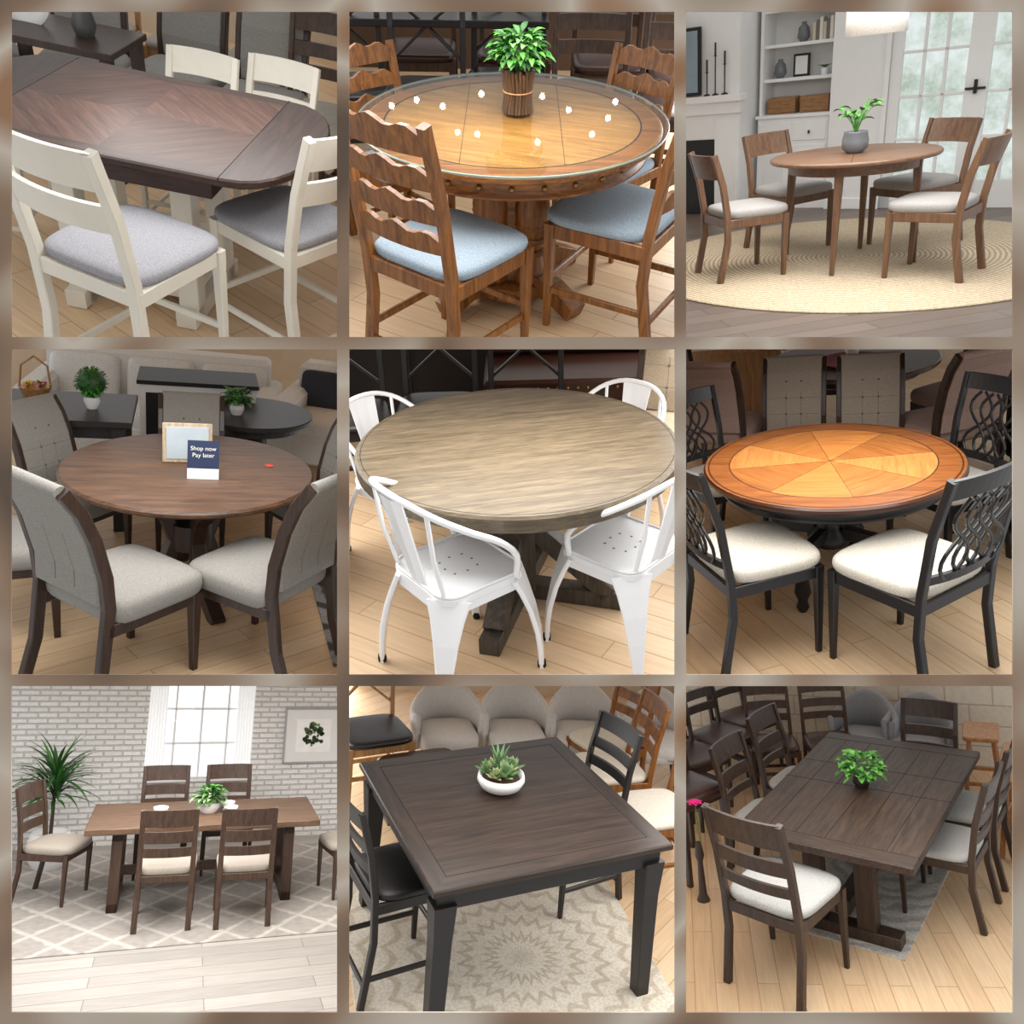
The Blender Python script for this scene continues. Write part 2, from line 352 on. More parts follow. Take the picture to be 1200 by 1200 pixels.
def chair_tolix(m):
    g=G(); sh=.45
    slab(g,rrect(.37,.36,.07),sh-.012,sh,m,.004); slab(g,rrect(.385,.375,.075),sh-.035,sh-.006,m,.003)
    tube(g,[(x,y,sh) for x,y in rrect(.37,.36,.07)],.007,m,6,True)
    hole=plain('rivet_gold',(150,120,80),.4,.6)
    for i,(x,y) in enumerate([(-.05,-.05),(0,-.06),(.05,-.05),(-.05,.05),(0,.06),(.05,.05),(-.06,0),(.06,0)]): lathe(g,[(.005,sh+.0005),(.005,sh+.0012)],hole,8,False,x,y)
    for sx in(-1,1):
        for sy in(-1,1):
            top=Vector((sx*.155,sy*.15,sh-.02)); ft=Vector((sx*.215,sy*.215+(-.03 if sy<0 else 0),0))
            P=[top.lerp(ft,u)+Vector((sx*.018,sy*.018,0))*math.sin(u*math.pi)*1.0 for u in (0,.15,.35,.6,.8,1)]
            ang=math.atan2(sy,sx)
            sweep(g,P,(lambda u:rsec(.125*(1-u)**1.6+.035,.02,.008)),m,ax=(-math.sin(ang),math.cos(ang),0))
            lathe(g,[(.016,0),(.018,.012),(.016,.03)],MC['dark_gap'],10,True,ft.x,ft.y)
        slab(g,rc(*( (sx*.185-.004,-.12,sx*.185+.004,.12))),sh-.07,sh-.01,m,.001)
    for sy in(-1,1): slab(g,rc(-.12,sy*.182-.004,.12,sy*.182+.004),sh-.07,sh-.01,m,.001)
    P=[(-.19,.12,sh-.01),(-.235,.09,.56),(-.255,.0,.655),(-.25,-.1,.72),(-.2,-.2,.785),(-.11,-.255,.825),(0,-.27,.835),(.11,-.255,.825),(.2,-.2,.785),(.25,-.1,.72),(.255,0,.655),(.235,.09,.56),(.19,.12,sh-.01)]
    Q=[]
    for i in range(len(P)-1):
        a,b,c,d=[Vector(P[max(0,min(len(P)-1,i+k))]) for k in(-1,0,1,2)]
        for u in (0,.33,.66): Q.append(.5*((2*b)+(c-a)*u+(2*a-5*b+4*c-d)*u*u+(3*b-a-3*c+d)*u**3))
    Q.append(Vector(P[-1])); tube(g,Q,.0125,m,8)
    for s in(-1,1): tube(g,[(s*.15,-.165,sh),(s*.165,-.205,.62),(s*.17,-.222,.8)],.009,m,8)
    n=8; vs=[];
    for i in range(n+1):
        u=i/n; z=sh+u*.37; w=.05+.035*u; y=-.175-.09*u
        vs+=[(-w,y+.008,z),(-w*.4,y-.004,z),(w*.4,y-.004,z),(w,y+.008,z),(w,y+.002,z),(w*.4,y-.01,z),(-w*.4,y-.01,z),(-w,y+.002,z)]
    g.add(vs,[[i*8+k,i*8+(k+1)%8,(i+1)*8+(k+1)%8,(i+1)*8+k] for i in range(n) for k in range(8)],m,False)
    return g
def chair_tub(fab,leg,k=1):
    g=G(); cushion(g,.5,.48,.34,.12,fab,0,.02)
    n=20; vs=[]
    for i in range(n+1):
        a=math.radians(160+220*i/n); hh=.80 - .2*abs(math.cos(a))**2
        c,s=math.cos(a),math.sin(a); 
        for r,z in ((.26,.3),(.31,.3),(.335,hh-.02),(.32,hh),(.29,hh),(.27,hh-.03)): vs.append((r*c,r*s*.95,z))
    g.add(vs,[[i*6+k,i*6+(k+1)%6,(i+1)*6+(k+1)%6,(i+1)*6+k] for i in range(n) for k in range(6)]+[[0,1,2,3,4,5][::-1],[n*6+q for q in range(6)]],fab,True)
    lathe(g,[(.22,.28),(.27,.31),(.27,.36)],fab,20)
    for sx in(-1,1):
        for sy in(-1,1): tube(g,[(sx*.15,sy*.15,.3),(sx*.21,sy*.2,0)],.016,leg,8,r2=.009)
    return g
def stool(wd,h=.62):
    g=G(); slab(g,rrect(.42,.28,.04),h-.035,h,wd,.008)
    for s in(-1,1):
        for t in(-1,1): bar(g,[(s*.14,t*.09,h-.03),(s*.19,t*.14,0)],.035,.035,wd)
        bar(g,[(s*.175,-.12,.2),(s*.175,.12,.2)],.02,.03,wd)
    for t in(-1,1): bar(g,[(-.17,t*.12,.3),(.17,t*.12,.3)],.03,.02,wd,ax=(0,0,1)); bar(g,[(-.17,t*.1,h-.12),(.17,t*.1,h-.12)],.03,.02,wd,ax=(0,0,1))
    return g
# ---------------------------------------------------------------- materials list
plain('dark_gap',(14,12,12),.8); plain('button',(104,98,88),.8)
cream=plain('cream_painted_wood',(222,217,204),.4,var=.94)
seat1=fabric('grey_tweed',(156,156,162))
t1a=wood('espresso_veneer_a',(58,38,31),(88,61,50),45,rough=.4,spec=.35); t1b=wood('espresso_veneer_b',(50,33,27),(76,52,43),-45,rough=.4,spec=.35); t1=wood('espresso_wood',(44,30,26),(68,47,40),0,rough=.4,spec=.35); t1y=wood('espresso_wood_cross',(42,30,27),(64,46,41),90,rough=.4,spec=.35)
honey=wood('honey_oak_frame',(98,56,20),(160,102,44),axis='z',rough=.35,contrast=1.1); honeyx=wood('honey_oak_rail',(98,58,22),(162,104,46),axis='x',rough=.35,contrast=1.1)
top2=wood('oak_table_top',(124,86,42),(176,130,70),20,rough=.3,contrast=1.2); blue=fabric('pale_blue_leather',(158,174,188))
wal=wood('walnut_light',(88,62,43),(122,89,64),axis='z',rough=.45,contrast=.7); walx=wood('walnut_light_top',(92,66,47),(124,92,67),axis='x',rough=.42,contrast=.7); seat3=fabric('grey_linen',(158,155,152))
t4=wood('dark_walnut_top',(64,43,30),(108,77,54),0,rough=.36,contrast=1.2,spec=.4); fr4=wood('espresso_frame',(40,26,20),(66,45,35),axis='z',rough=.35,contrast=.7); fab4=fabric('taupe_tweed',(146,143,138))
t5=wood('driftwood_top',(82,70,53),(122,107,84),-12,rough=.42,contrast=1.5,spec=.35); t5s=wood('driftwood_edge',(78,67,51),(112,98,77),0,rough=.45); base5=wood('weathered_dark',(52,46,40),(86,78,68),axis='z'); white=plain('white_enamel_metal',(246,247,249),.25,.0,coat=.4,var=.98)
blk=plain('black_painted_wood',(26,23,24),.35); cr6=fabric('ivory_fabric',(210,203,190))
t6=[wood('cherry_veneer_%d'%i,c,d,a,rough=.3,contrast=.7,spec=.4) for i,(a,c,d) in enumerate(((0,(158,96,42),(188,122,60)),(45,(134,78,32),(166,104,50)),(90,(168,106,50),(196,130,68)),(135,(146,86,36),(176,112,54))))]; t6r=wood('cherry_band',(120,66,28),(156,94,44),0,rough=.28,spec=.4); t6e=plain('dark_cherry_edge',(66,34,18),.3)
t7=wood('rustic_brown_top',(84,62,46),(120,92,70),0,rough=.5); fr7=wood('rustic_brown_frame',(54,37,28),(86,62,47),axis='z',rough=.45); seat7=fabric('oatmeal_fabric',(172,163,152))
t8=wood('charcoal_brown_top',(38,30,26),(66,52,44),0,rough=.36,k=.7,contrast=.8,spec=.35); t8y=wood('charcoal_brown_cross',(36,29,26),(60,48,42),90,rough=.36,k=.7,contrast=.8,spec=.35); fr8=plain('charcoal_wood',(33,29,28),.4)
t9=wood('dark_oak_plank',(42,32,26),(78,60,48),90,rough=.45,contrast=1.5,spec=.35); t9x=wood('dark_oak_cross',(40,30,25),(72,56,45),0,rough=.45,contrast=1.3,spec=.35); fr9=wood('dark_oak_frame',(44,32,26),(72,54,44),axis='z',rough=.4); seat9=fabric('light_grey_fabric',(184,184,182))
leather=plain('brown_leather',(62,36,28),.35); green=[plain('leaf_green_%d'%i,c,.5) for i,c in enumerate([(58,120,40),(84,150,58),(36,84,30)])]; sage=[plain('succulent_%d'%i,c,.6) for i,c in enumerate([(150,178,128),(108,146,98),(184,190,140)])]
fc=((229,200,164),(217,184,146),(190,154,118))
maple=planks('maple_laminate',*fc,32); maple2=planks('maple_laminate_b',*fc,-28); maple0=planks('maple_laminate_c',*fc,55)
beige=plain('beige_wall_paint',(206,190,168),.8); whitep=plain('white_wall_paint',(228,228,227),.7,var=.97); tan=wood('tan_oak',(150,108,66),(188,144,96),axis='z')
# ---------------------------------------------------------------- room shells
def shell(k,fm,wm,yw,dx=0,rz=0,side=None,xs=7):
    g=G(); box(g,-xs,-6,-.03,xs,7,0,fm,0); put('floor',g,k,fill=False)
    g=G(); box(g,-xs,0,0,xs,.08,3.2,wm,0); put('wall_back',g,k,dx,yw,0,90+rz,fill=False)
shell(1,maple,beige,4.6,rz=14); shell(2,maple,plain('dark_brown_wall',(88,66,50),.8),3.6)
shell(4,maple2,beige,4.4); shell(5,maple,plain('dark_showroom_wall',(70,58,50),.8),3.4); shell(6,maple0,beige,4.8); shell(8,maple2,beige,4.0,rz=-20)
shell(9,planks('maple_laminate_d',*fc,62),brickwall('cinder_block',(220,212,198),(212,204,190),(184,174,160),.4,.2,.008,st=.3),2.5,rz=10)
# ================================================================ ROOM 1
g=G(); S=.535; E=.31
def dshape(off=0,n=14):
    o=[]
    for sx,a0 in((1,-90),(-1,90)):
        for i in range(n+1):
            a=math.radians(a0+180*i/n); o.append((sx*S+(E-off)*abs(math.cos(a))**.8*sx,(S-off)*math.sin(a)))
    return o
slab(g,dshape(),.872,.91,t1y,.008,side=t1)
B=.09; z=.9106
poly(g,rc(-S,-S+.02,S,-S+B),z,t1); poly(g,rc(-S,S-B,S,S-.02),z,t1)
q=S-B
for P,m_ in (([(0,0),(-S,-q),(S*0,-q)],t1a),([(0,0),(0,-q),(S,-q)],t1b),([(0,0),(S,-q),(S,0)],t1b),([(0,0),(S,0),(S,q)],t1a),([(0,0),(S,q),(0,q)],t1a),([(0,0),(0,q),(-S,q)],t1b),([(0,0),(-S,q),(-S,0)],t1b),([(0,0),(-S,0),(-S,-q)],t1a)): poly(g,P,z,m_)
for s in(-1,1): box(g,s*S-.0015,-S,.9,s*S+.0015,S,.9112,MC['dark_gap'],0)
slab(g,rc(-.49,-.49,.49,.49),.79,.872,t1,.004)
for sy in(-1,1):
    bar(g,[(-.3,sy*.2,.79),(-.3,sy*.22,0)],.1,.1,cream); bar(g,[(.25,sy*.2,.79),(.25,sy*.22,0)],.1,.1,cream)
    bar(g,[(-.3,sy*.2,.3),(.25,sy*.2,.3)],.03,.08,cream,ax=(0,1,0))
for sx in(-.3,.25): bar(g,[(sx,-.32,.05),(sx,.32,.05)],.1,.09,cream)
box(g,-.3,-.2,.1,.25,.2,.14,cream)
put('extension_dining_table',g,1)
c1=lambda H=1.08:chair(cream,seat1,W=.48,D=.46,sh=.61,H=H,lean=.1,slats=((H-.13,H),(H-.28,H-.18)) if H>1.05 else ((H-.14,H),(H-.26,H-.2)),stw=.045,std=.04,bow=.04)
for x,y,a,k in ((.26,-.8,72,1.13),(.74,-.22,150,1.08),(-.9,.25,8,.85),(-.66,-1.0,78,1.05)): put('dining_chair',c1(),1,x,y,0,a,k=k)
for x,y,a,k in ((-.08,.7,-92,.88),(.33,.76,-96,.9)): put('dining_chair',c1(1.04),1,x,y,0,a,k=k)
for x,y,a in ((-1.15,1.75,-80),(-.6,1.9,-95),(.0,1.75,-90),(-1.7,1.5,-60)): put('upholstered_dining_chair',chair_uph(fr4,fab4,tuft=False),1,x,y,0,a)
for x,y,a in ((-1.4,2.5,-90),(-.8,2.6,-90),(-.25,2.55,-90),(.35,1.7,-90),(.75,1.5,-100)): put('ladder_back_chair',chair(tan if x<-.5 else fr7,seat7),1,x,y,0,a,k=1.0)
def round_table_simple(R,h,top,leg,edge=None):
    g=G(); slab(g,circ(R),h-.035,h,top,.006,side=edge); lathe(g,[(R*.8,h-.1),(R*.8,h-.035)],edge or leg,40,False)
    lathe(g,[(.28,0),(.27,.05),(.09,.12),(.07,.3),(.1,.45),(.08,.6),(.2,h-.1)],leg,20); return g
put('round_side_table',round_table_simple(.5,.76,top2,honey,honeyx),1,-1.75,1.0)
g=G(); lathe(g,[(.05,0),(.07,.06),(.045,.15),(.05,.2),(.04,.21)],plain('pewter',(110,112,112),.4,.7)); put('metal_pitcher',g,1,-.9,1.35,.76)
g=G(); slab(g,rc(-.4,-.25,.4,.25),.72,.76,fr4); [box(g,s*.35-.03,t*.2-.03,0,s*.35+.03,t*.2+.03,.72,fr4) for s in(-1,1) for t in(-1,1)]; put('console_table',g,1,-1.05,1.36)
g=G().at(rx=75); lathe(g,[(.001,0),(.1,.0),(.14,.015),(.135,.022),(.09,.01),(.001,.008)],plain('white_ceramic',(240,240,238),.3)); put('display_plate',g,1,-1.25,1.42,.86)
# ================================================================ ROOM 2
g=G(); slab(g,circ(.63,72),.735,.765,top2,.006,side=honeyx)
ring(g,.54,.615,.7656,honeyx); ring(g,.535,.542,.7660,MC['dark_gap'])
for xx in (-.2,.2): box(g,xx-.001,-.5,.765,xx+.001,.5,.7658,MC['dark_gap'],0)
lathe(g,[(.55,.65),(.575,.655),(.575,.665),(.56,.67),(.56,.72),(.58,.735)],honeyx,72)
brass=plain('antique_brass',(150,120,70),.35,.9)
for i in range(28):
    a=2*math.pi*i/28; ball(g,.562*math.cos(a),.562*math.sin(a),.695,.012,brass,6)
for i in range(4):
    a=math.radians(45+90*i); x,y=.13*math.cos(a),.13*math.sin(a)
    lathe(g,[(.075,.08),(.085,.12),(.06,.16),(.05,.22),(.072,.34),(.08,.45),(.06,.55),(.085,.6),(.085,.66)],honey,16,True,x,y)
    bar(g,[(.05*math.cos(a),.05*math.sin(a),.1),(.28*math.cos(a),.28*math.sin(a),.09),(.42*math.cos(a),.42*math.sin(a),.035)],.09,.1,honey,ax=(-math.sin(a),math.cos(a),0),w2=.1,t2=.07)
    for zz in(.24,.3,.36,.42): lathe(g,[(.07,zz-.012),(.082,zz),(.07,zz+.012)],honey,16,True,x,y)
slab(g,circ(.24,8),.04,.1,honey); lathe(g,[(.13,.1),(.11,.3),(.13,.65)],honeyx,12)
put('round_dining_table',g,2)
g=G(); poly(g,circ(.652,72),.7785,glass('clear_glass',(250,252,250),.75)); lathe(g,[(.652,.7785),(.656,.776),(.656,.772),(.652,.769)],plain('glass_edge',(150,170,160),.1),72)
# drop the two lathe end caps so only the rim and the single clear surface remain
g.F=g.F[:-2]; g.I=g.I[:-2]; g.S=g.S[:-2]
put('glass_table_top',g,2,fill=False)
def c2(): 
    g=chair(honey,blue,W=.48,D=.45,sh=.49,H=1.03,lean=.1,slats=((.93,1.0),(.81,.865),(.69,.745),(.58,.63)),top=lambda u:.028*(1-u*u)+.012*math.cos(u*math.pi*3),stw=.045,std=.038,cush=.05)
    for i in range(9): ball(g,-.19+.0475*i,.203,.43,.006,brass,5)
    return g
for x,y,a,k in ((-.24,-.6,52,1.03),(.45,-.25,150,1.03),(-.55,.5,-48,.84),(.47,.52,-130,.84)): put('scalloped_ladder_back_chair',c2(),2,x,y,0,a,k=k)
twig=wood('twig_bark',(60,44,32),(104,78,56),axis='z',contrast=1.5)
g=G()
for i in range(26):
    a=2*math.pi*i/26; tube(g,[(.062*math.cos(a),.062*math.sin(a),0),(.054*math.cos(a+.1),.054*math.sin(a+.1),.08),(.068*math.cos(a),.068*math.sin(a),.165+.015*random.random())],.0088,twig,6)
lathe(g,[(.052,0),(.05,.14)],twig,12); tube(g,[(.064*math.cos(t*.4),.064*math.sin(t*.4),.085) for t in range(16)],.004,tan,5)
def foliage(g,n,R,cz,L,w,cols,flat=.8):
    for i in range(n):
        a=random.random()*6.28; u=random.uniform(-.35,1); e=math.asin(u); r=R*random.uniform(.45,1)
        leaf(g,(r*math.cos(a)*math.cos(e),r*math.sin(a)*math.cos(e),cz+r*flat*u),a+random.uniform(-.9,.9),e*.5+random.uniform(-.3,.5),L*random.uniform(.7,1.2),w*random.uniform(.8,1.2),random.choice(cols),.9,4)
    for i in range(10):
        a=i*.63; tube(g,[(0,0,cz-.09),(R*.5*math.cos(a),R*.5*math.sin(a),cz+.03)],.003,cols[0],5)
foliage(g,280,.11,.235,.055,.03,green,.85)
put('potted_leafy_plant',g,2,.02,.08,.779,k=.95)
g=G(); bulb=plain('lamp_bulb',(255,240,205),.3,emit=70); blackm=plain('black_metal',(18,18,18),.5)
for x0,y0 in ((-.42,.2),(-.3,.12),(-.14,.3),(-.22,-.2),(-.14,-.22),(.13,.28),(.24,.1),(.32,-.2),(.45,.22),(-.52,.12),(.1,-.3),(.4,.0)):
    d=2.6-y0; x=x0*(1+d/(3.76+y0)); z=.78+1.18/(3.76+y0)*d
    ball(g,x,0,z,.019,bulb,8); tube(g,[(x,0,z+.02),(x,0,2.3)],.0012,tan,5)
box(g,-1.3,-.03,2.3,1.3,.03,2.34,tan)
me=bpy.data.meshes.new('track_light'); me.from_pydata(g.V,[],g.F); [me.materials.append(m) for m in g.mats]; me.polygons.foreach_set('material_index',g.I); ob=bpy.data.objects.new('ceiling_pendant_bulbs',me); bpy.context.collection.objects.link(ob); ob.matrix_world=RM[2]@Matrix.Translation((0,2.6,0))
xb=lambda:chair(blk,blk,slats=((.9,.98),),xback=True)
for x,y,a in ((-.5,1.45,-90),(-.95,1.5,-80),(-.05,1.65,-95)): put('x_back_chair',xb(),2,x,y,0,a)
for x,y,a in ((.45,1.45,-90),(.9,1.25,-100),(1.05,1.85,-90),(.6,2.1,-90),(-.6,2.3,-90),(0,2.3,-90)): put('ladder_back_chair',chair(fr7,leather),2,x,y,0,a)
g=G(); slab(g,rc(-.7,-.25,.7,.25),.72,.76,blk); [box(g,s*.6-.03,t*.2-.03,0,s*.6+.03,t*.2+.03,.72,blk) for s in(-1,1) for t in(-1,1)]; put('black_dining_table',g,2,-.5,1.95)
# ================================================================ ROOM 3
fl3=planks('grey_brown_planks',(118,104,94),(98,86,78),(66,58,52),-32,.16,1.4,.4)
g=G(); box(g,-7,-6,-.03,7,7,0,fl3,0); put('floor',g,3,fill=False)
g=G(); slab(g,circ(1.62,72),0,.012,rug_rings('jute_braid',(172,152,124),(208,192,166),9.0,.5),.003); put('round_jute_rug',g,3,.05,.2)
g=G(); slab(g,circ(.57,64),.722,.75,walx,.008); 
lathe(g,[(.44,.65),(.44,.722)],walx,48,False)
for a in(-100,-10,80,170):
    a=math.radians(a); bar(g,[(.42*math.cos(a),.42*math.sin(a),.722),(.46*math.cos(a),.46*math.sin(a),0)],.055,.055,wal,w2=.03,t2=.03,ax=(-math.sin(a),math.cos(a),0))
box(g,-.002,-.55,.7495,.002,.55,.7508,MC['dark_gap'],0)
put('round_dining_table',g,3,0,0,.012)
c3=lambda:chair(wal,seat3,W=.48,D=.46,sh=.46,H=.86,lean=.1,slats=((.7,.86),),bow=.05,stretch=False,stw=.034,std=.045,cush=.07,leg2=.03)
for x,y,a in ((-.7,-.3,32),(.53,-.42,158),(-.46,.6,-42),(.44,.6,-135)): put('curved_back_dining_chair',c3(),3,x,y,.012,a)
g=G(); gp=plain('grey_glazed_ceramic',(105,108,112),.25)
lathe(g,[(.05,0),(.085,.03),(.09,.08),(.078,.13),(.082,.14),(.07,.14)],gp,28)
for i in range(18):
    a=i*2.4; r=random.uniform(.03,.1); h=random.uniform(.05,.17); tube(g,[(0,0,.12),(r*.5*math.cos(a),r*.5*math.sin(a),.12+h*.8),(r*math.cos(a),r*math.sin(a),.14+h)],.003,green[1],5)
    leaf(g,(r*math.cos(a),r*math.sin(a),.14+h),a,.6,.095,.07,random.choice([green[1],green[0]]),1.3)
put('potted_rubber_plant',g,3,0,.02,.763)
linen=fabric('linen_shade',(206,202,194)); g=G(); lathe(g,[(.19,0),(.192,.0),(.192,.3),(.19,.3)],linen,40); lathe(g,[(.004,.3),(.004,1.2)],blackm,6); put('drum_pendant_lamp',g,3,.08,0,1.49)
W3=lambda name,g:put(name,g,3,-.1,2.45,0,90-16)
wt=plain('white_trim_paint',(232,232,231),.45,var=.97)
t=NT('daylight_garden'); n=t.new('ShaderNodeTexNoise',_Scale=3.4,_Detail=7.0,_Roughness=.7); t.l(t.coord(),n.inputs['Vector'])
cc=t.ramp(n.outputs[0],[(.36,lin((188,198,180))),(.5,lin((226,231,224))),(.62,lin((250,251,251)))]); t.l(cc,t.b.inputs['Emission Color']); t.b.inputs['Emission Strength'].default_value=1.0; t.b.inputs['Base Color'].default_value=(0,0,0,1); day=t.m
g=G(); box(g,-.22,0,0,.3,.12,2.6,whitep); box(g,-3,.42,0,-.22,.5,2.6,whitep); box(g,1.75,0,0,4,.12,2.6,whitep); box(g,.3,0,2.15,1.75,.12,2.6,whitep); box(g,-.24,.1,0,-.2,.5,2.6,whitep); W3('wall_back',g)
g=G(); box(g,-3,.38,0,-.22,.43,.1,wt); box(g,-.22,-.015,0,.3,.01,.1,wt); W3('baseboard_back',g)
g=G()
for x0 in(.3,1.02):
    x1=x0+.72; box(g,x0,.03,0,x0+.09,.08,2.15,wt); box(g,x1-.09,.03,0,x1,.08,2.15,wt); box(g,x0,.03,0,x1,.08,.24,wt); box(g,x0,.03,2.05,x1,.08,2.15,wt)
    for i in(1,2): box(g,x0+.09+.18*i-.012,.04,.2,x0+.09+.18*i+.012,.07,2.1,wt)
    for i in range(1,5): box(g,x0+.05,.04,.24+.36*i-.012,x1-.05,.07,.24+.36*i+.012,wt)
    box(g,x0,.055,.2,x1,.06,2.1,glass('window_glass',(246,250,250),.5))
box(g,.94,-.0,.98,1.1,.02,1.0,blackm); lathe(g,[(.015,.95),(.015,1.06)],blackm,8,False,1.02,.01)
box(g,.26,-.02,0,.3,.1,2.2,wt); box(g,1.75,-.02,0,1.79,.1,2.2,wt); W3('door_1',g)
g=G(); box(g,-.3,1.1,-.2,3.2,1.12,2.8,day); W3('garden_backdrop',g)
g=G(); box(g,-.95,.05,0,-.24,.42,.85,wt); box(g,-.97,.03,.85,-.22,.42,.88,wt)
for i in range(2):
    x0=-.93+.35*i; box(g,x0,.04,.1,x0+.32,.05,.6,wt); box(g,x0+.05,.03,.15,x0+.27,.045,.55,whitep); box(g,x0,.04,.64,x0+.32,.05,.81,wt); lathe(g,[(.01,.7),(.01,.73)],blackm,8,False,x0+.16,.025)
for zz in(1.17,1.47,1.77): box(g,-.95,.15,zz,-.24,.42,zz+.03,wt)
box(g,-.97,.12,.85,-.94,.42,2.3,wt); box(g,-.26,.12,.85,-.23,.42,2.3,wt); W3('built_in_bookcase',g)
g=G(); wk=wood('wicker',(120,82,48),(176,132,86),0,k=3,contrast=1.5)
slab(g,rc(-.14,-.08,.14,.08),0,.15,wk,.01); [box(g,-.143,-.083,.02+.03*i,.143,.083,.03+.03*i,wk) for i in range(4)]
P=lambda x,y: (-.1+math.cos(math.radians(-16))*x-math.sin(math.radians(-16))*y, 2.45+math.sin(math.radians(-16))*x+math.cos(math.radians(-16))*y)
for x,z in ((-.43,.88),(-.76,.88),): put('wicker_basket',g,3,*P(x,.24),z,74)
g=G(); lathe(g,[(.03,0),(.06,.04),(.05,.12),(.02,.15),(.025,.17)],gp,20); put('ceramic_vase',g,3,*P(-.82,.26),1.2)
put('ceramic_vase',g,3,*P(-.6,.26),1.5)
g=G(); box(g,-.08,-.01,0,.08,.01,.2,blackm); box(g,-.06,-.014,.02,.06,-.009,.18,whitep); put('picture_frame',g,3,*P(-.62,.3),1.2,74)
g=G(); lathe(g,[(.03,0),(.04,.05),(.035,.06)],wt,16); [leaf(g,(0,0,.05),i*.7,.8,.09,.03,green[i%3],1) for i in range(12)]; put('small_potted_plant',g,3,*P(-.38,.26),1.2)
g=G(); 
for i in range(6): box(g,-.1+.033*i,-.06,0,-.07+.033*i,.06,.15+.02*(i%3),plain('book_%d'%(i%3),[(200,190,170),(120,110,100),(226,222,214)][i%3],.7),.001)
put('row_of_books',g,3,*P(-.4,.28),1.5,74)
g=G(); fy=-.25
box(g,-2.4,fy,0,-1.02,.45,2.6,whitep); box(g,-1.98,fy-.04,0,-1.0,fy,.95,wt); box(g,-2.1,fy-.14,1.06,-.95,fy+.02,1.12,wt); box(g,-2.05,fy-.08,.95,-.98,fy,1.06,wt); box(g,-1.9,fy-.05,.0,-1.25,fy-.035,.72,blackm); box(g,-1.25,fy-.06,0,-1.02,fy-.03,.9,wt); W3('fireplace_mantel',g)
g=G()
for x,h in((0,.34),(.09,.26),(-.08,.2)): lathe(g,[(.035,0),(.03,.01),(.006,.02),(.006,h),(.02,h+.005),(.009,h+.01),(.009,h+.12)],blackm,12,True,x,0)
put('candlesticks',g,3,*P(-1.25,fy-.05),1.12)
g=G(); box(g,-.2,-.015,0,.2,.015,.6,blackm); box(g,-.17,-.02,.03,.17,-.012,.57,plain('blue_grey_print',(140,160,175),.7)); put('framed_art',g,3,*P(-1.6,fy-.05),1.13,74)
# ================================================================ ROOM 4
g=G(); slab(g,circ(.66,72),.722,.76,t4,.012); lathe(g,[(.42,.66),(.42,.722)],fr4,40,False)
for i in range(4):
    a=math.radians(20+90*i); ax=(-math.sin(a),math.cos(a),0)
    bar(g,[(.36*math.cos(a),.36*math.sin(a),.68),(.14*math.cos(a),.14*math.sin(a),.5),(.09*math.cos(a),.09*math.sin(a),.35),(.16*math.cos(a),.16*math.sin(a),.16),(.42*math.cos(a),.42*math.sin(a),.0)],.08,.07,fr4,ax=ax)
lathe(g,[(.12,.3),(.12,.45)],fr4,20,False)
put('round_dining_table',g,4)
c4=lambda t=True:chair_uph(fr4,fab4,W=.49,D=.48,tuft=t)
for x,y,a,k in ((-.3,-.82,42,1.06),(.34,-.72,136,1.06),(-.62,.5,-38,.87),(-.0,.7,-90,.87),(.72,.42,-150,.87),(-.88,-.3,12,1)): put('upholstered_dining_chair',c4(),4,x,y,0,a,k=k)
oak=wood('light_frame_wood',(170,150,124),(200,182,156),axis='z')
g=G().at(rx=-10); box(g,-.13,-.01,0,.13,.01,.22,oak); box(g,-.11,-.014,.02,.11,-.009,.2,plain('grey_print',(176,188,196),.6)); g.M=Matrix.Identity(4); bar(g,[(0,.04,0),(0,.02,.15)],.03,.008,oak); put('picture_frame',g,4,-.02,.1,.76,92)
navy=plain('navy_card',(28,44,78),.5); g=G(); 
g.add([(-.08,-.05,0),(.08,-.05,0),(.08,.05,0),(-.08,.05,0),(-.08,0,.2),(.08,0,.2)],[[0,1,5,4],[2,3,4,5],[0,4,3],[1,2,5],[3,2,1,0]],navy)
g.add([(-.08,-.0515,0),(.08,-.0515,0),(.08,-.038,.055),(-.08,-.038,.055)],[[0,1,2,3]],plain('white_card',(225,225,228),.5))
ob=put('table_tent_sign',g,4,.06,-.12,.76,88)
for j,(tx,zz,s) in enumerate((('Shop now',.15,.032),('Pay later',.115,.032))):
    cu=bpy.data.curves.new('sign_text','FONT'); cu.body=tx; cu.size=s; cu.align_x='CENTER'; cu.materials.append(wt); to=bpy.data.objects.new('sign_text_%d'%j,cu); bpy.context.collection.objects.link(to); to.parent=ob
    to.location=(0,-.0535+zz*.25,zz); to.rotation_euler=(math.radians(76),0,0)
g=G(); slab(g,circ(.025,20),0,.001,plain('red_sticker',(210,60,40),.5),0); put('round_sticker',g,4,.42,.08,.761)
g=G(); slab(g,rc(-.6,-.35,.6,.35),.71,.75,fr8,.006); [box(g,s*.52-.04,t*.28-.04,0,s*.52+.04,t*.28+.04,.71,fr8) for s in(-1,1) for t in(-1,1)]; box(g,-.52,-.28,.62,.52,.28,.71,fr8); put('dark_dining_table',g,4,-.95,1.2)
put('round_dark_table',round_table_simple(.42,.68,fr8,fr8),4,.42,1.5)
g=G(); lathe(g,[(.03,0),(.05,.05),(.045,.08)],wt,16); ball(g,0,0,.17,.085,green[2],10)
for i in range(220):
    a=random.random()*6.28; e=math.asin(random.uniform(-1,1)); leaf(g,(.078*math.cos(a)*math.cos(e),.078*math.sin(a)*math.cos(e),.17+.078*math.sin(e)),a,e,.03,.018,random.choice(green),.3,2)
put('topiary_ball',g,4,-.6,1.15,.75)
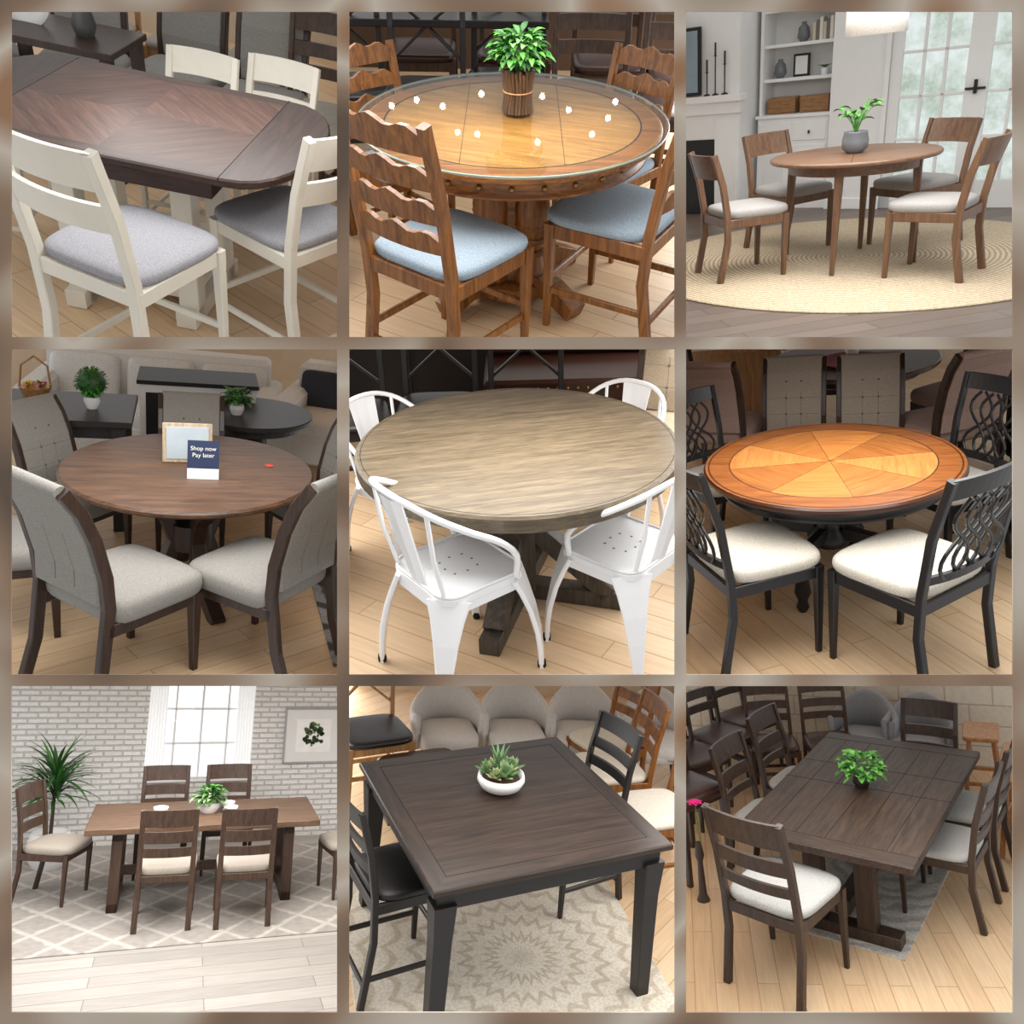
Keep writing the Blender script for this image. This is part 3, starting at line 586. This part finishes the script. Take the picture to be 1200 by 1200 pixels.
def bushy(n=60,L=.09,w=.025,pot=None,pr=.05,ph=.07,spread=.06,cols=None,up=.1):
    g=G(); lathe(g,[(pr*.7,0),(pr,ph*.5),(pr*.95,ph),(pr*.8,ph)],pot or wt,20)
    foliage(g,n,spread+.03,ph+up*.5,L*.7,w,cols or green,.8)
    return g
put('potted_plant',bushy(110,.08,.03,up=.08),4,.3,1.42,.68)
yel=plain('yellow_petals',(240,196,40),.5); g=G(); lathe(g,[(.09,0),(.13,.1)],tan,20); tube(g,[(-.12,0,.1),(-.1,0,.28),(0,0,.36),(.1,0,.28),(.12,0,.1)],.01,tan,6)
for i in range(50): leaf(g,(random.uniform(-.09,.09),random.uniform(-.09,.09),.1),random.random()*6.28,.8,.05,.03,random.choice([yel,yel,green[0],plain('pink_petals',(220,110,130),.5)]),.6,3)
put('flower_basket',g,4,-.95,1.35,.75,k=.75)
def sofa(fab,W=2.2,dark=None):
    g=G(); box(g,-W/2,-.42,.12,W/2,.42,.36,fab,.02); box(g,-W/2,.2,.3,W/2,.45,.82,fab,.04)
    for s in(-1,1): box(g,s*W/2-.1,-.44,.1,s*W/2+.1,.45,.62,fab,.04); [lathe(g,[(.02,0),(.03,.12)],blackm,10,False,s*(W/2-.05),t*.35) for t in(-1,1)]
    for i in range(3): cushion(g,W/3-.04,.62,.34,.14,fab,-W/3+i*W/3,-.1,e=.25); g.at(-W/3+i*W/3,.17,.42,rx=80); cushion(g,W/3-.05,.4,-.05,.14,dark or fab,0,.15,e=.25); g.at()
    return g
lsofa=fabric('light_grey_sofa',(222,221,219)); dk=fabric('charcoal_pillow',(60,62,70)); put('sofa',sofa(lsofa,1.7),4,-.25,2.45,0,84); put('sofa',sofa(lsofa,1.5,dk),4,1.5,2.2,0,70)
g=G(); box(g,-.4,-.2,0,.4,.2,.78,wt); box(g,-.42,-.22,.78,.42,.22,.81,blackm); box(g,-.36,-.205,.08,-.02,-.2,.72,blackm); box(g,.02,-.205,.08,.36,-.2,.72,blackm); put('white_sideboard',g,4,.05,1.95)
g=G(); slab(g,rc(-.8,-1.2,.8,1.2),0,.012,rug_rings('grey_abstract_rug',(70,72,76),(150,150,150),2.0,6.0)); put('area_rug',g,4,1.5,.3)
# ================================================================ ROOM 5
g=G(); slab(g,circ(.69,80),.695,.765,t5,.01,side=t5s); ring(g,.665,.668,.7655,MC['dark_gap'],n=80)
for i in range(4):
    a=math.radians(-106+90*i); c,s=math.cos(a),math.sin(a); ax=(-s,c,0)
    bar(g,[(.42*c,.42*s,.69),(.1*c,.1*s,.38),(.1*c,.1*s,.34),(.42*c,.42*s,.07)],.09,.085,base5,ax=ax)
    bar(g,[(0,0,.04),(.5*c,.5*s,.04)],.09,.08,base5,ax=ax); bar(g,[(0,0,.67),(.5*c,.5*s,.67)],.09,.06,base5,ax=ax)
box(g,-.07,-.07,.05,.07,.07,.68,base5)
put('round_pedestal_table',g,5)
for x,y,a,k in ((-.24,-.52,38,1.06),(.42,-.36,138,1.03),(-.58,.42,-42,.93),(.45,.5,-130,.93)): put('metal_cafe_chair',chair_tolix(white),5,x,y,0,a,k=k)
for x,y,a in ((-.95,1.15,-80),(-.45,1.25,-90),(.05,1.25,-92)): put('x_back_chair',xb(),5,x,y,0,a)
for x,y,a in ((.8,.85,-110),(1.1,.25,-170),(.98,1.35,-100)): put('upholstered_dining_chair',chair_uph(fr4,fabric('tan_tufted',(176,160,138))),5,x,y,0,a,k=.95)
g=G(); box(g,-.6,-.3,.1,.6,.3,.5,leather,.02); box(g,-.6,.2,.5,.6,.32,.85,leather,.03); [lathe(g,[(.02,0),(.03,.1)],blk,8,False,s*.5,t*.25) for s in(-1,1) for t in(-1,1)]; [ball(g,-.57+.06*i,-.31,.45,.01,brass,5) for i in range(20)]; put('leather_bench',g,5,.4,1.85)
g=G(); box(g,-.9,-.25,0,.9,.25,.95,blk); box(g,-.93,-.28,.95,.93,.28,1.0,blk); [box(g,-.86+.58*i,-.262,.1,-.32+.58*i,-.25,.88,fr8) for i in range(3)]; put('black_sideboard',g,5,-.4,2.5)
# ================================================================ ROOM 6
g=G(); slab(g,circ(.66,80),.725,.76,t6e,.01,top=t6r,side=t6e)
ring(g,.52,.625,.7605,t6r,n=80)
for i in range(8):
    a0=math.radians(12+45*i); a1=a0+math.radians(45); P_=[(0,0)]+[(.52*math.cos(a0+(a1-a0)*j/8),.52*math.sin(a0+(a1-a0)*j/8)) for j in range(9)]; poly(g,P_,.7605,t6[(i*3+1)%4])
    g.at(rz=12+45*i); box(g,0,-.0012,.7603,.52,.0012,.7609,t6e,0); g.at()
ring(g,.517,.523,.7610,t6e); ring(g,.628,.636,.7606,t6e)
lathe(g,[(.56,.64),(.575,.645),(.575,.655),(.565,.66),(.565,.70),(.6,.725)],blk,72)
for i in range(4):
    a=math.radians(-115+90*i); c,s=math.cos(a),math.sin(a)
    lathe(g,[(.02,0),(.035,.03),(.025,.07),(.045,.12),(.03,.2),(.05,.24),(.03,.28),(.042,.33),(.04,.38)],blk,16,True,.32*c,.32*s)
    bar(g,[(.08*c,.08*s,.36),(.32*c,.32*s,.34)],.05,.07,blk,ax=(-s,c,0))
lathe(g,[(.1,.28),(.12,.33),(.07,.38),(.06,.42),(.1,.5),(.1,.56),(.06,.6),(.16,.64)],blk,24)
put('round_pedestal_table',g,6)
c6=lambda:chair(blk,cr6,W=.5,D=.47,sh=.49,H=1.04,lean=.13,slats=((.95,1.04),(.55,.59)),bow=.04,stw=.038,lattice=True,stretch=False,cush=.075,flare=.03)
for x,y,a,k in ((-.36,-.6,34,1.04),(.34,-.7,138,1.05),(.62,.42,-142,.95),(-.66,.6,-45,.9)): put('lattice_back_chair',c6(),6,x,y,0,a,k=k)
for x,y,a in ((-.25,1.25,-92),(.25,1.2,-90)): put('upholstered_dining_chair',chair_uph(fr4,fabric('warm_taupe',(166,152,138))),6,x,y,0,a,k=.9)
for x,y,a in ((-1.1,1.9,-60),(.0,2.9,-90),(.9,2.2,-140),(-.75,1.6,80),(.7,1.5,120)): put('upholstered_dining_chair',chair_uph(fr4,fabric('rose_taupe',(160,134,122)),tuft=False),6,x,y,0,a)
put('round_dining_table',round_table_simple(.6,.76,t4,fr4),6,.15,2.2)
g=G(); lathe(g,[(.001,0),(.2,.0),(.24,.02),(.2,.012),(.001,.012)],plain('red_placemat',(170,50,48),.6),30); put('serving_plate',g,6,.15,2.1,.76)
put('potted_plant',bushy(40,.06,.02),6,.15,2.25,.77)
put('sofa',sofa(fabric('black_leatherette',(30,30,34)),1.8),6,1.5,.9,0,-5)
g=G(); box(g,-.6,-.3,0,.6,.3,.7,tan); box(g,-.65,-.35,.7,.65,.35,.74,tan); put('oak_cabinet',g,6,-1.0,3.2)
# ================================================================ ROOM 7
fl7=planks('whitewashed_planks',(182,177,172),(160,155,150),(128,122,116),0,.19,1.6,.5,.6)
g=G(); box(g,-7,-7,-.03,7,1.9,0,fl7,0); put('floor',g,7,fill=False)
wb=brickwall('white_painted_brick',(238,237,236),(228,227,226),(202,200,197),.2,.062,.01,st=1.0)
x0,x1,z0=-.66,.52,.72
g=G(); 
for a in ((-5,0,0,x0,.14,3.2),(x1,0,0,5,.14,3.2),(x0,0,0,x1,.14,z0),(x0,0,2.3,x1,.14,3.2)): box(g,*a,wb,0)
put('wall_back',g,7,0,1.85,fill=False)
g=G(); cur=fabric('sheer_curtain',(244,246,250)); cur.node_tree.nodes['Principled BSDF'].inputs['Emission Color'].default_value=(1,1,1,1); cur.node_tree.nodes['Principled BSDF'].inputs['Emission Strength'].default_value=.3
box(g,x0,.05,z0,x0+.04,.11,2.3,wt); box(g,x1-.04,.05,z0,x1,.11,2.3,wt); box(g,x0,-.03,z0-.03,x1,.14,z0,wt)
for i in range(1,4): box(g,x0+(x1-x0)*i/4-.012,.06,z0,x0+(x1-x0)*i/4+.012,.09,2.3,wt)
for i in range(1,4): box(g,x0,.06,z0+.4*i-.012,x1,.09,z0+.4*i+.012,wt)
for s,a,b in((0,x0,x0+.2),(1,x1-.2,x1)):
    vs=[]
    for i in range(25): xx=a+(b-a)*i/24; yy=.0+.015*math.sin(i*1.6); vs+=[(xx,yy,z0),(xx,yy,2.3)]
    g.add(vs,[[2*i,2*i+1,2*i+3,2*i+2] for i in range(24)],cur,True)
put('window_1',g,7,0,1.85)
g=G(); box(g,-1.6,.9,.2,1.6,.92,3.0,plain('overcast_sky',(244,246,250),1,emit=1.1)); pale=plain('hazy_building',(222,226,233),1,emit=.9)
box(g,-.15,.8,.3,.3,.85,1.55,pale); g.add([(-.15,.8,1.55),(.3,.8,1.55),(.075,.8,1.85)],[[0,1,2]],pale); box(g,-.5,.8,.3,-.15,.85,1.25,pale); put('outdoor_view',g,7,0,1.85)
g=G(); slab(g,rc(-2.3,-1.25,2.3,1.5),0,.01,rug_diamond(),.002); put('diamond_pattern_rug',g,7,0,.0,0)
g=G(); L,Wd=1.03,.5
o=[]
for i in range(21): o.append((-L+2*L*i/20,-Wd+.008*math.sin(i*1.9)+.006*math.sin(i*.7)))
for i in range(21): o.append((L-2*L*i/20,Wd+.008*math.sin(i*2.3)))
slab(g,o,.705,.76,t7,.006)
for s in(-1,1):
    x=s*.76
    for y in(-.34,.34): box(g,x-.045,y-.05,0,x+.045,y+.05,.7,fr7)
    box(g,x-.045,-.39,.0,x+.045,.39,.08,fr7); box(g,x-.045,-.39,.62,x+.045,.39,.705,fr7)
box(g,-.76,-.03,.22,.76,.03,.3,fr7)
put('live_edge_dining_table',g,7,0,0,.01)
c7=lambda:chair(fr7,seat7,W=.5,D=.46,sh=.48,H=1.02,lean=.08,slats=((.87,1.02),(.73,.83),(.61,.69)),stretch=False,stw=.048,cush=.08)
for x,y,a in ((-.32,-.66,88),(.34,-.72,88),(-.4,.72,-90),(.24,.72,-90),(-1.3,.16,-20),(1.36,-.22,190)): put('ladder_back_dining_chair',c7(),7,x,y,.01,a)
put('potted_plant',bushy(120,.13,.045,wt,.1,.1,.09,[green[0],green[1],green[2],sage[0]],.08),7,.02,.0,.77)
for x,y in((-.42,.02),(.22,-.05),(.2,.15)):
    g=G(); lathe(g,[(.03,0),(.06,.02),(.07,.06),(.06,.06),(.03,.02)],wt,20); put('ceramic_bowl',g,7,x,y,.77)
g=G(); lathe(g,[(.14,0),(.2,.1),(.21,.26),(.18,.36),(.17,.36),(.17,.3)],wt,28); lathe(g,[(.02,.3),(.016,.8)],fr7,8,True)
for i in range(90):
    a=i*2.399; e=random.uniform(.1,1.45); leaf(g,(0,0,.65+random.random()*.3),a,e,random.uniform(.42,.62),.04,random.choice([green[2],green[0],green[2]]),random.uniform(.4,1.3),7)
put('potted_dracaena',g,7,-1.48,1.15,0)
g=G(); box(g,-.35,-.03,0,.35,0,.66,whitep,.002)
for a in((-.35,-.035,0,.35,-.0,.02),(-.35,-.035,.64,.35,0,.66),(-.35,-.035,0,-.33,0,.66),(.33,-.035,0,.35,0,.66)): box(g,*a,plain('silver_frame',(170,170,172),.4))
box(g,-.21,-.034,.13,.21,-.028,.53,plain('art_paper',(246,246,244),.7))
for i in range(46): 
    a=random.random()*6.28; r=random.random()**.5; g.at(.0+.12*r*math.cos(a),-.036,.34+.14*r*math.sin(a),rx=90); slab(g,circ(random.uniform(.012,.035),10),0,.001,random.choice([plain('ink_black',(40,46,40),.8),green[2],plain('ink_sage',(128,150,98),.8)]),0)
g.at(); put('framed_botanical_art',g,7,1.24,1.84,.88)
# ================================================================ ROOM 8
g=G(); H=.665; slab(g,rc(-H,-H,H,H),.875,.91,t8,.006)
z=.9106; b=.1; q=H-b
for P_,m_ in (([(-H+.01,-H+.01),(H-.01,-H+.01),(q,-q),(-q,-q)],t8),([(H-.01,-H+.01),(H-.01,H-.01),(q,q),(q,-q)],t8y),([(H-.01,H-.01),(-H+.01,H-.01),(-q,q),(q,q)],t8),([(-H+.01,H-.01),(-H+.01,-H+.01),(-q,-q),(-q,q)],t8y),(rc(-q,-q,q,q),t8)): poly(g,P_,z,m_)
for a in((-q-.002,-q,-q+.002,q),(q-.002,-q,q+.002,q),(-q,-q-.002,q,-q+.002),(-q,q-.002,q,q+.002)): box(g,a[0],a[1],.905,a[2],a[3],.9112,MC['dark_gap'],0)
slab(g,rc(-.62,-.62,.62,.62),.77,.875,fr8,.004)
for sx in(-1,1):
    for sy in(-1,1): bar(g,[(sx*.585,sy*.585,.8),(sx*.585,sy*.585,.6),(sx*.6,sy*.6,0)],.115,.115,fr8,w2=.075,t2=.075)
put('square_counter_height_table',g,8)
c8=lambda:chair(fr8,plain('black_leatherette_seat',(24,22,22),.4),W=.46,D=.44,sh=.62,H=1.1,slats=((1.0,1.1),(.87,.93),(.75,.81)),stretch=True)
for x,y,a in ((-.6,-.02,4),(.64,.32,186)): put('counter_height_chair',c8(),8,x,y,0.01,a)
g=G(); lathe(g,[(.07,0),(.105,.02),(.125,.055),(.12,.085),(.11,.085),(.1,.06)],wt,30)
lathe(g,[(.1,.06),(.02,.09)],fr7,16)
for cx,cy,s,mm in((0,-.04,.09,0),(-.06,.03,.08,1),(.06,.02,.085,0),(0,.06,.08,2),(.01,.0,.1,1),(-.05,-.04,.06,2)):
    for k in range(22): leaf(g,(cx,cy,.08+.02*(k>12)),k*2.399,.15+k*.06,s*(1.05-k*.02),s*.42,sage[mm] if k%5 else sage[(mm+1)%3],-.3,4)
for k in range(10): leaf(g,(.0,.04,.1),k*.7,1.2,.13,.02,sage[1],.2,4)
put('succulent_bowl',g,8,.02,.13,.911,k=1.1)
g=G(); slab(g,rc(-.95,-1.2,.75,1.2),0,.01,rug_medallion('medallion_rug',(192,180,162),(216,208,194)),.002); put('area_rug',g,8,.1,-.15,0,80)
tubf=fabric('light_grey_boucle',(208,206,204))
for x,y,a in ((.42,2.0,-100),(.95,1.85,-105),(1.48,1.68,-110),(2.0,1.4,-120)): put('barrel_chair',chair_tub(tubf,blk),8,x,y,0,a,k=.92)
put('x_back_chair',chair(tan,blk,slats=((.9,.98),),xback=True),8,-.22,1.9,0,-88,k=1.1)
g=G(); cushion(g,.62,.42,.25,.2,leather,e=.25); box(g,-.29,-.18,.08,.29,.18,.3,blk); put('leather_ottoman',g,8,.02,1.45)
for x,y,a in ((1.3,.95,170),(1.3,.35,175),(1.5,1.35,190)): put('ladder_back_chair',chair(honey,cr6),8,x,y,0,a)
# ================================================================ ROOM 9
g=G(); A,Bq=.575,.985; slab(g,rc(-A,-Bq,A,Bq),.705,.76,t9,.006)
e=.14
for s in(-1,1): poly(g,rc(-A+.006,min(s*Bq-s*.006,s*(Bq-e)),A-.006,max(s*Bq-s*.006,s*(Bq-e))),.7606,t9x)
for i in range(1,6): box(g,-A+2*A*i/6-.002,-Bq+e,.75,-A+2*A*i/6+.002,Bq-e,.7609,MC['dark_gap'],0)
for yy in(-Bq+e,Bq-e,.0,.35): box(g,-A,yy-.002,.75,A,yy+.002,.7610,MC['dark_gap'],0)
box(g,-.45,-.85,.64,.45,.85,.705,fr9)
for s in(-1,1):
    y=s*.62
    for x in(-.17,.17): box(g,x-.06,y-.05,.06,x+.06,y+.05,.66,fr9)
    box(g,-.38,y-.06,0,.38,y+.06,.08,fr9); box(g,-.38,y-.06,.58,.38,y+.06,.66,fr9)
box(g,-.05,-.62,.12,.05,.62,.22,fr9)
put('plank_dining_table',g,9,0,0,.01)
c9=lambda:chair(fr9,seat9,W=.49,D=.47,sh=.49,H=1.03,lean=.11,slats=((.88,1.03),(.72,.81),(.6,.66)),stretch=False,stw=.04,std=.04,cush=.06)
for x,y,a,k in ((-.16,-1.18,82,1.16),(-.66,-.15,-6,1),(-.66,.55,-6,1),(.5,.0,178,1),(.52,.6,180,1),(.12,1.12,-90,.95)): put('ladder_back_dining_chair',c9(),9,x,y,.0,a,k=k)
ivy=bushy(170,.075,.045,plain('black_pot',(40,36,34),.5),.06,.07,.13,[green[0],green[1],plain('fresh_leaf',(110,180,80),.5)],.12); put('potted_ivy',ivy,9,-.02,.02,.77)
g=G(); slab(g,rc(-.45,-1.15,.42,1.15),0,.01,rug_rings('faded_grey_rug',(170,168,164),(200,196,190),2.5,5.0),.002); put('area_rug',g,9,0,.4)
for i in range(4): put('ladder_back_chair',chair(fr9,leather,slats=((.86,.98),(.72,.8),(.6,.67))),9,-1.75+.02*i,.1+.55*i,0,-20,k=1.1)
for i in range(2): put('ladder_back_chair',chair(fr7,leather),9,-1.25+.45*i,1.35+.25*i,0,-60,k=.95)
g=G(); cushion(g,.48,.48,.58,.12,leather,e=.3); g.at(0,-.22,.62,rx=8); box(g,-.24,-.05,0,.24,.04,.5,leather,.02); g.at(); [bar(g,[(s*.2,t*.2,.6),(s*.22,t*.22,0)],.04,.04,fr9) for s in(-1,1) for t in(-1,1)]; put('leather_bar_stool',g,9,-1.3,-.3,0,-20)
for x,y in((-.6,1.95),(-.12,2.0)): put('barrel_chair',chair_tub(fabric('slate_blue_fabric',(150,153,160)),blk),9,x,y,0,-85,k=.95)
so=wood('stool_oak',(150,98,54),(190,138,88),axis='z')
for x,y,a in((.42,1.85,10),(.78,1.45,5),(.85,1.05,0)): put('wooden_bar_stool',stool(so),9,x,y,0,a)
g=G(); [leaf(g,(0,0,.0),i*.9,.3,.06,.05,plain('magenta_petals',(226,30,130),.5),.5,4) for i in range(8)]; tube(g,[(0,0,0),(.02,0,-.3)],.004,green[0],5); lathe(g,[(.05,-.75),(.03,-.7),(.02,-.45),(.035,-.4),(.02,-.3)],fr9,12); put('flower_vase',g,9,-1.0,-.7,.75)
# ================================================================ display frame
t=NT('marbled_brown_panel'); v=t.coord(0,(1,1,1)); n=t.new('ShaderNodeTexNoise',_Scale=2.2,_Detail=1.0,_Distortion=.4); t.l(v,n.inputs['Vector'])
t.l(t.ramp(n.outputs[0],[(.3,lin((90,74,60))),(.43,lin((142,116,94))),(.52,lin((170,156,140))),(.6,lin((196,186,172))),(.7,lin((150,112,80)))]),t.b.inputs['Base Color']); t.b.inputs['Roughness'].default_value=.6
pm=t.m; g=G(); D=2.2
X=[(13,395),(409,790.5),(804,1187)]; Y=[(13,395),(409,790.5),(804,1186.5)]
ex=[-160]+[v for a in X for v in a]+[1360]; ey=[-160]+[v for a in Y for v in a]+[1360]
for i in range(7):
    for j in range(7):
        if i%2==1 and j%2==1: continue
        xa,xb_=[(u-600)/F*D for u in ex[i:i+2]]; ya,yb=[(600-u)/F*D for u in ey[j:j+2]]
        slab(g,rc(xa,yb,xb_,ya),-D-.004,-D,pm,0)
me=bpy.data.meshes.new('display_wall'); me.from_pydata(g.V,[],g.F); me.materials.append(pm); ob=bpy.data.objects.new('diorama_display_panel',me); bpy.context.collection.objects.link(ob); ob.matrix_world=CW
# ================================================================ lights
def gaplight(k,depth,ln,w,power,col=(1,.98,.95),xo=0):
    c=(k-1)%3;r=(k-1)//3; cx=(13+395.5*c+191+xo-600)/F; b=(600-(5 if r==0 else XB[r]))/F
    L=bpy.data.lights.new('added_gap_light','AREA'); L.shape='RECTANGLE'; L.size=w; L.size_y=ln; L.energy=power; L.color=col  # added area lamp in the panel gap, edge-on to the camera; no ceiling fixture
    o=bpy.data.objects.new('added_gap_light',L); bpy.context.collection.objects.link(o)
    z=Vector((0,1,b)).normalized(); y=Vector((0,b,-1)).normalized(); x=Vector((1,0,0))
    m=Matrix((x,y,z)).transposed().to_4x4(); m.translation=Vector((cx*depth,b*depth,-depth)); o.matrix_world=CW@m
PW={1:(3.5,1.4,1.2,23),2:(2.95,1.1,1.0,25),3:(4.9,2.4,1.6,82),4:(3.8,1.6,1.3,32),5:(3.1,1.2,1.1,25),6:(3.8,1.6,1.3,33),7:(7,3.2,2.4,165),8:(3.9,1.8,1.5,36),9:(4.8,2.2,1.8,60)}
for k,(d,l_,w_,p_) in PW.items(): gaplight(k,d,l_,w_,p_)
w=bpy.data.worlds.new('World'); sc.world=w; w.use_nodes=True; w.node_tree.nodes['Background'].inputs[0].default_value=(1,.99,.975,1); w.node_tree.nodes['Background'].inputs[1].default_value=.78
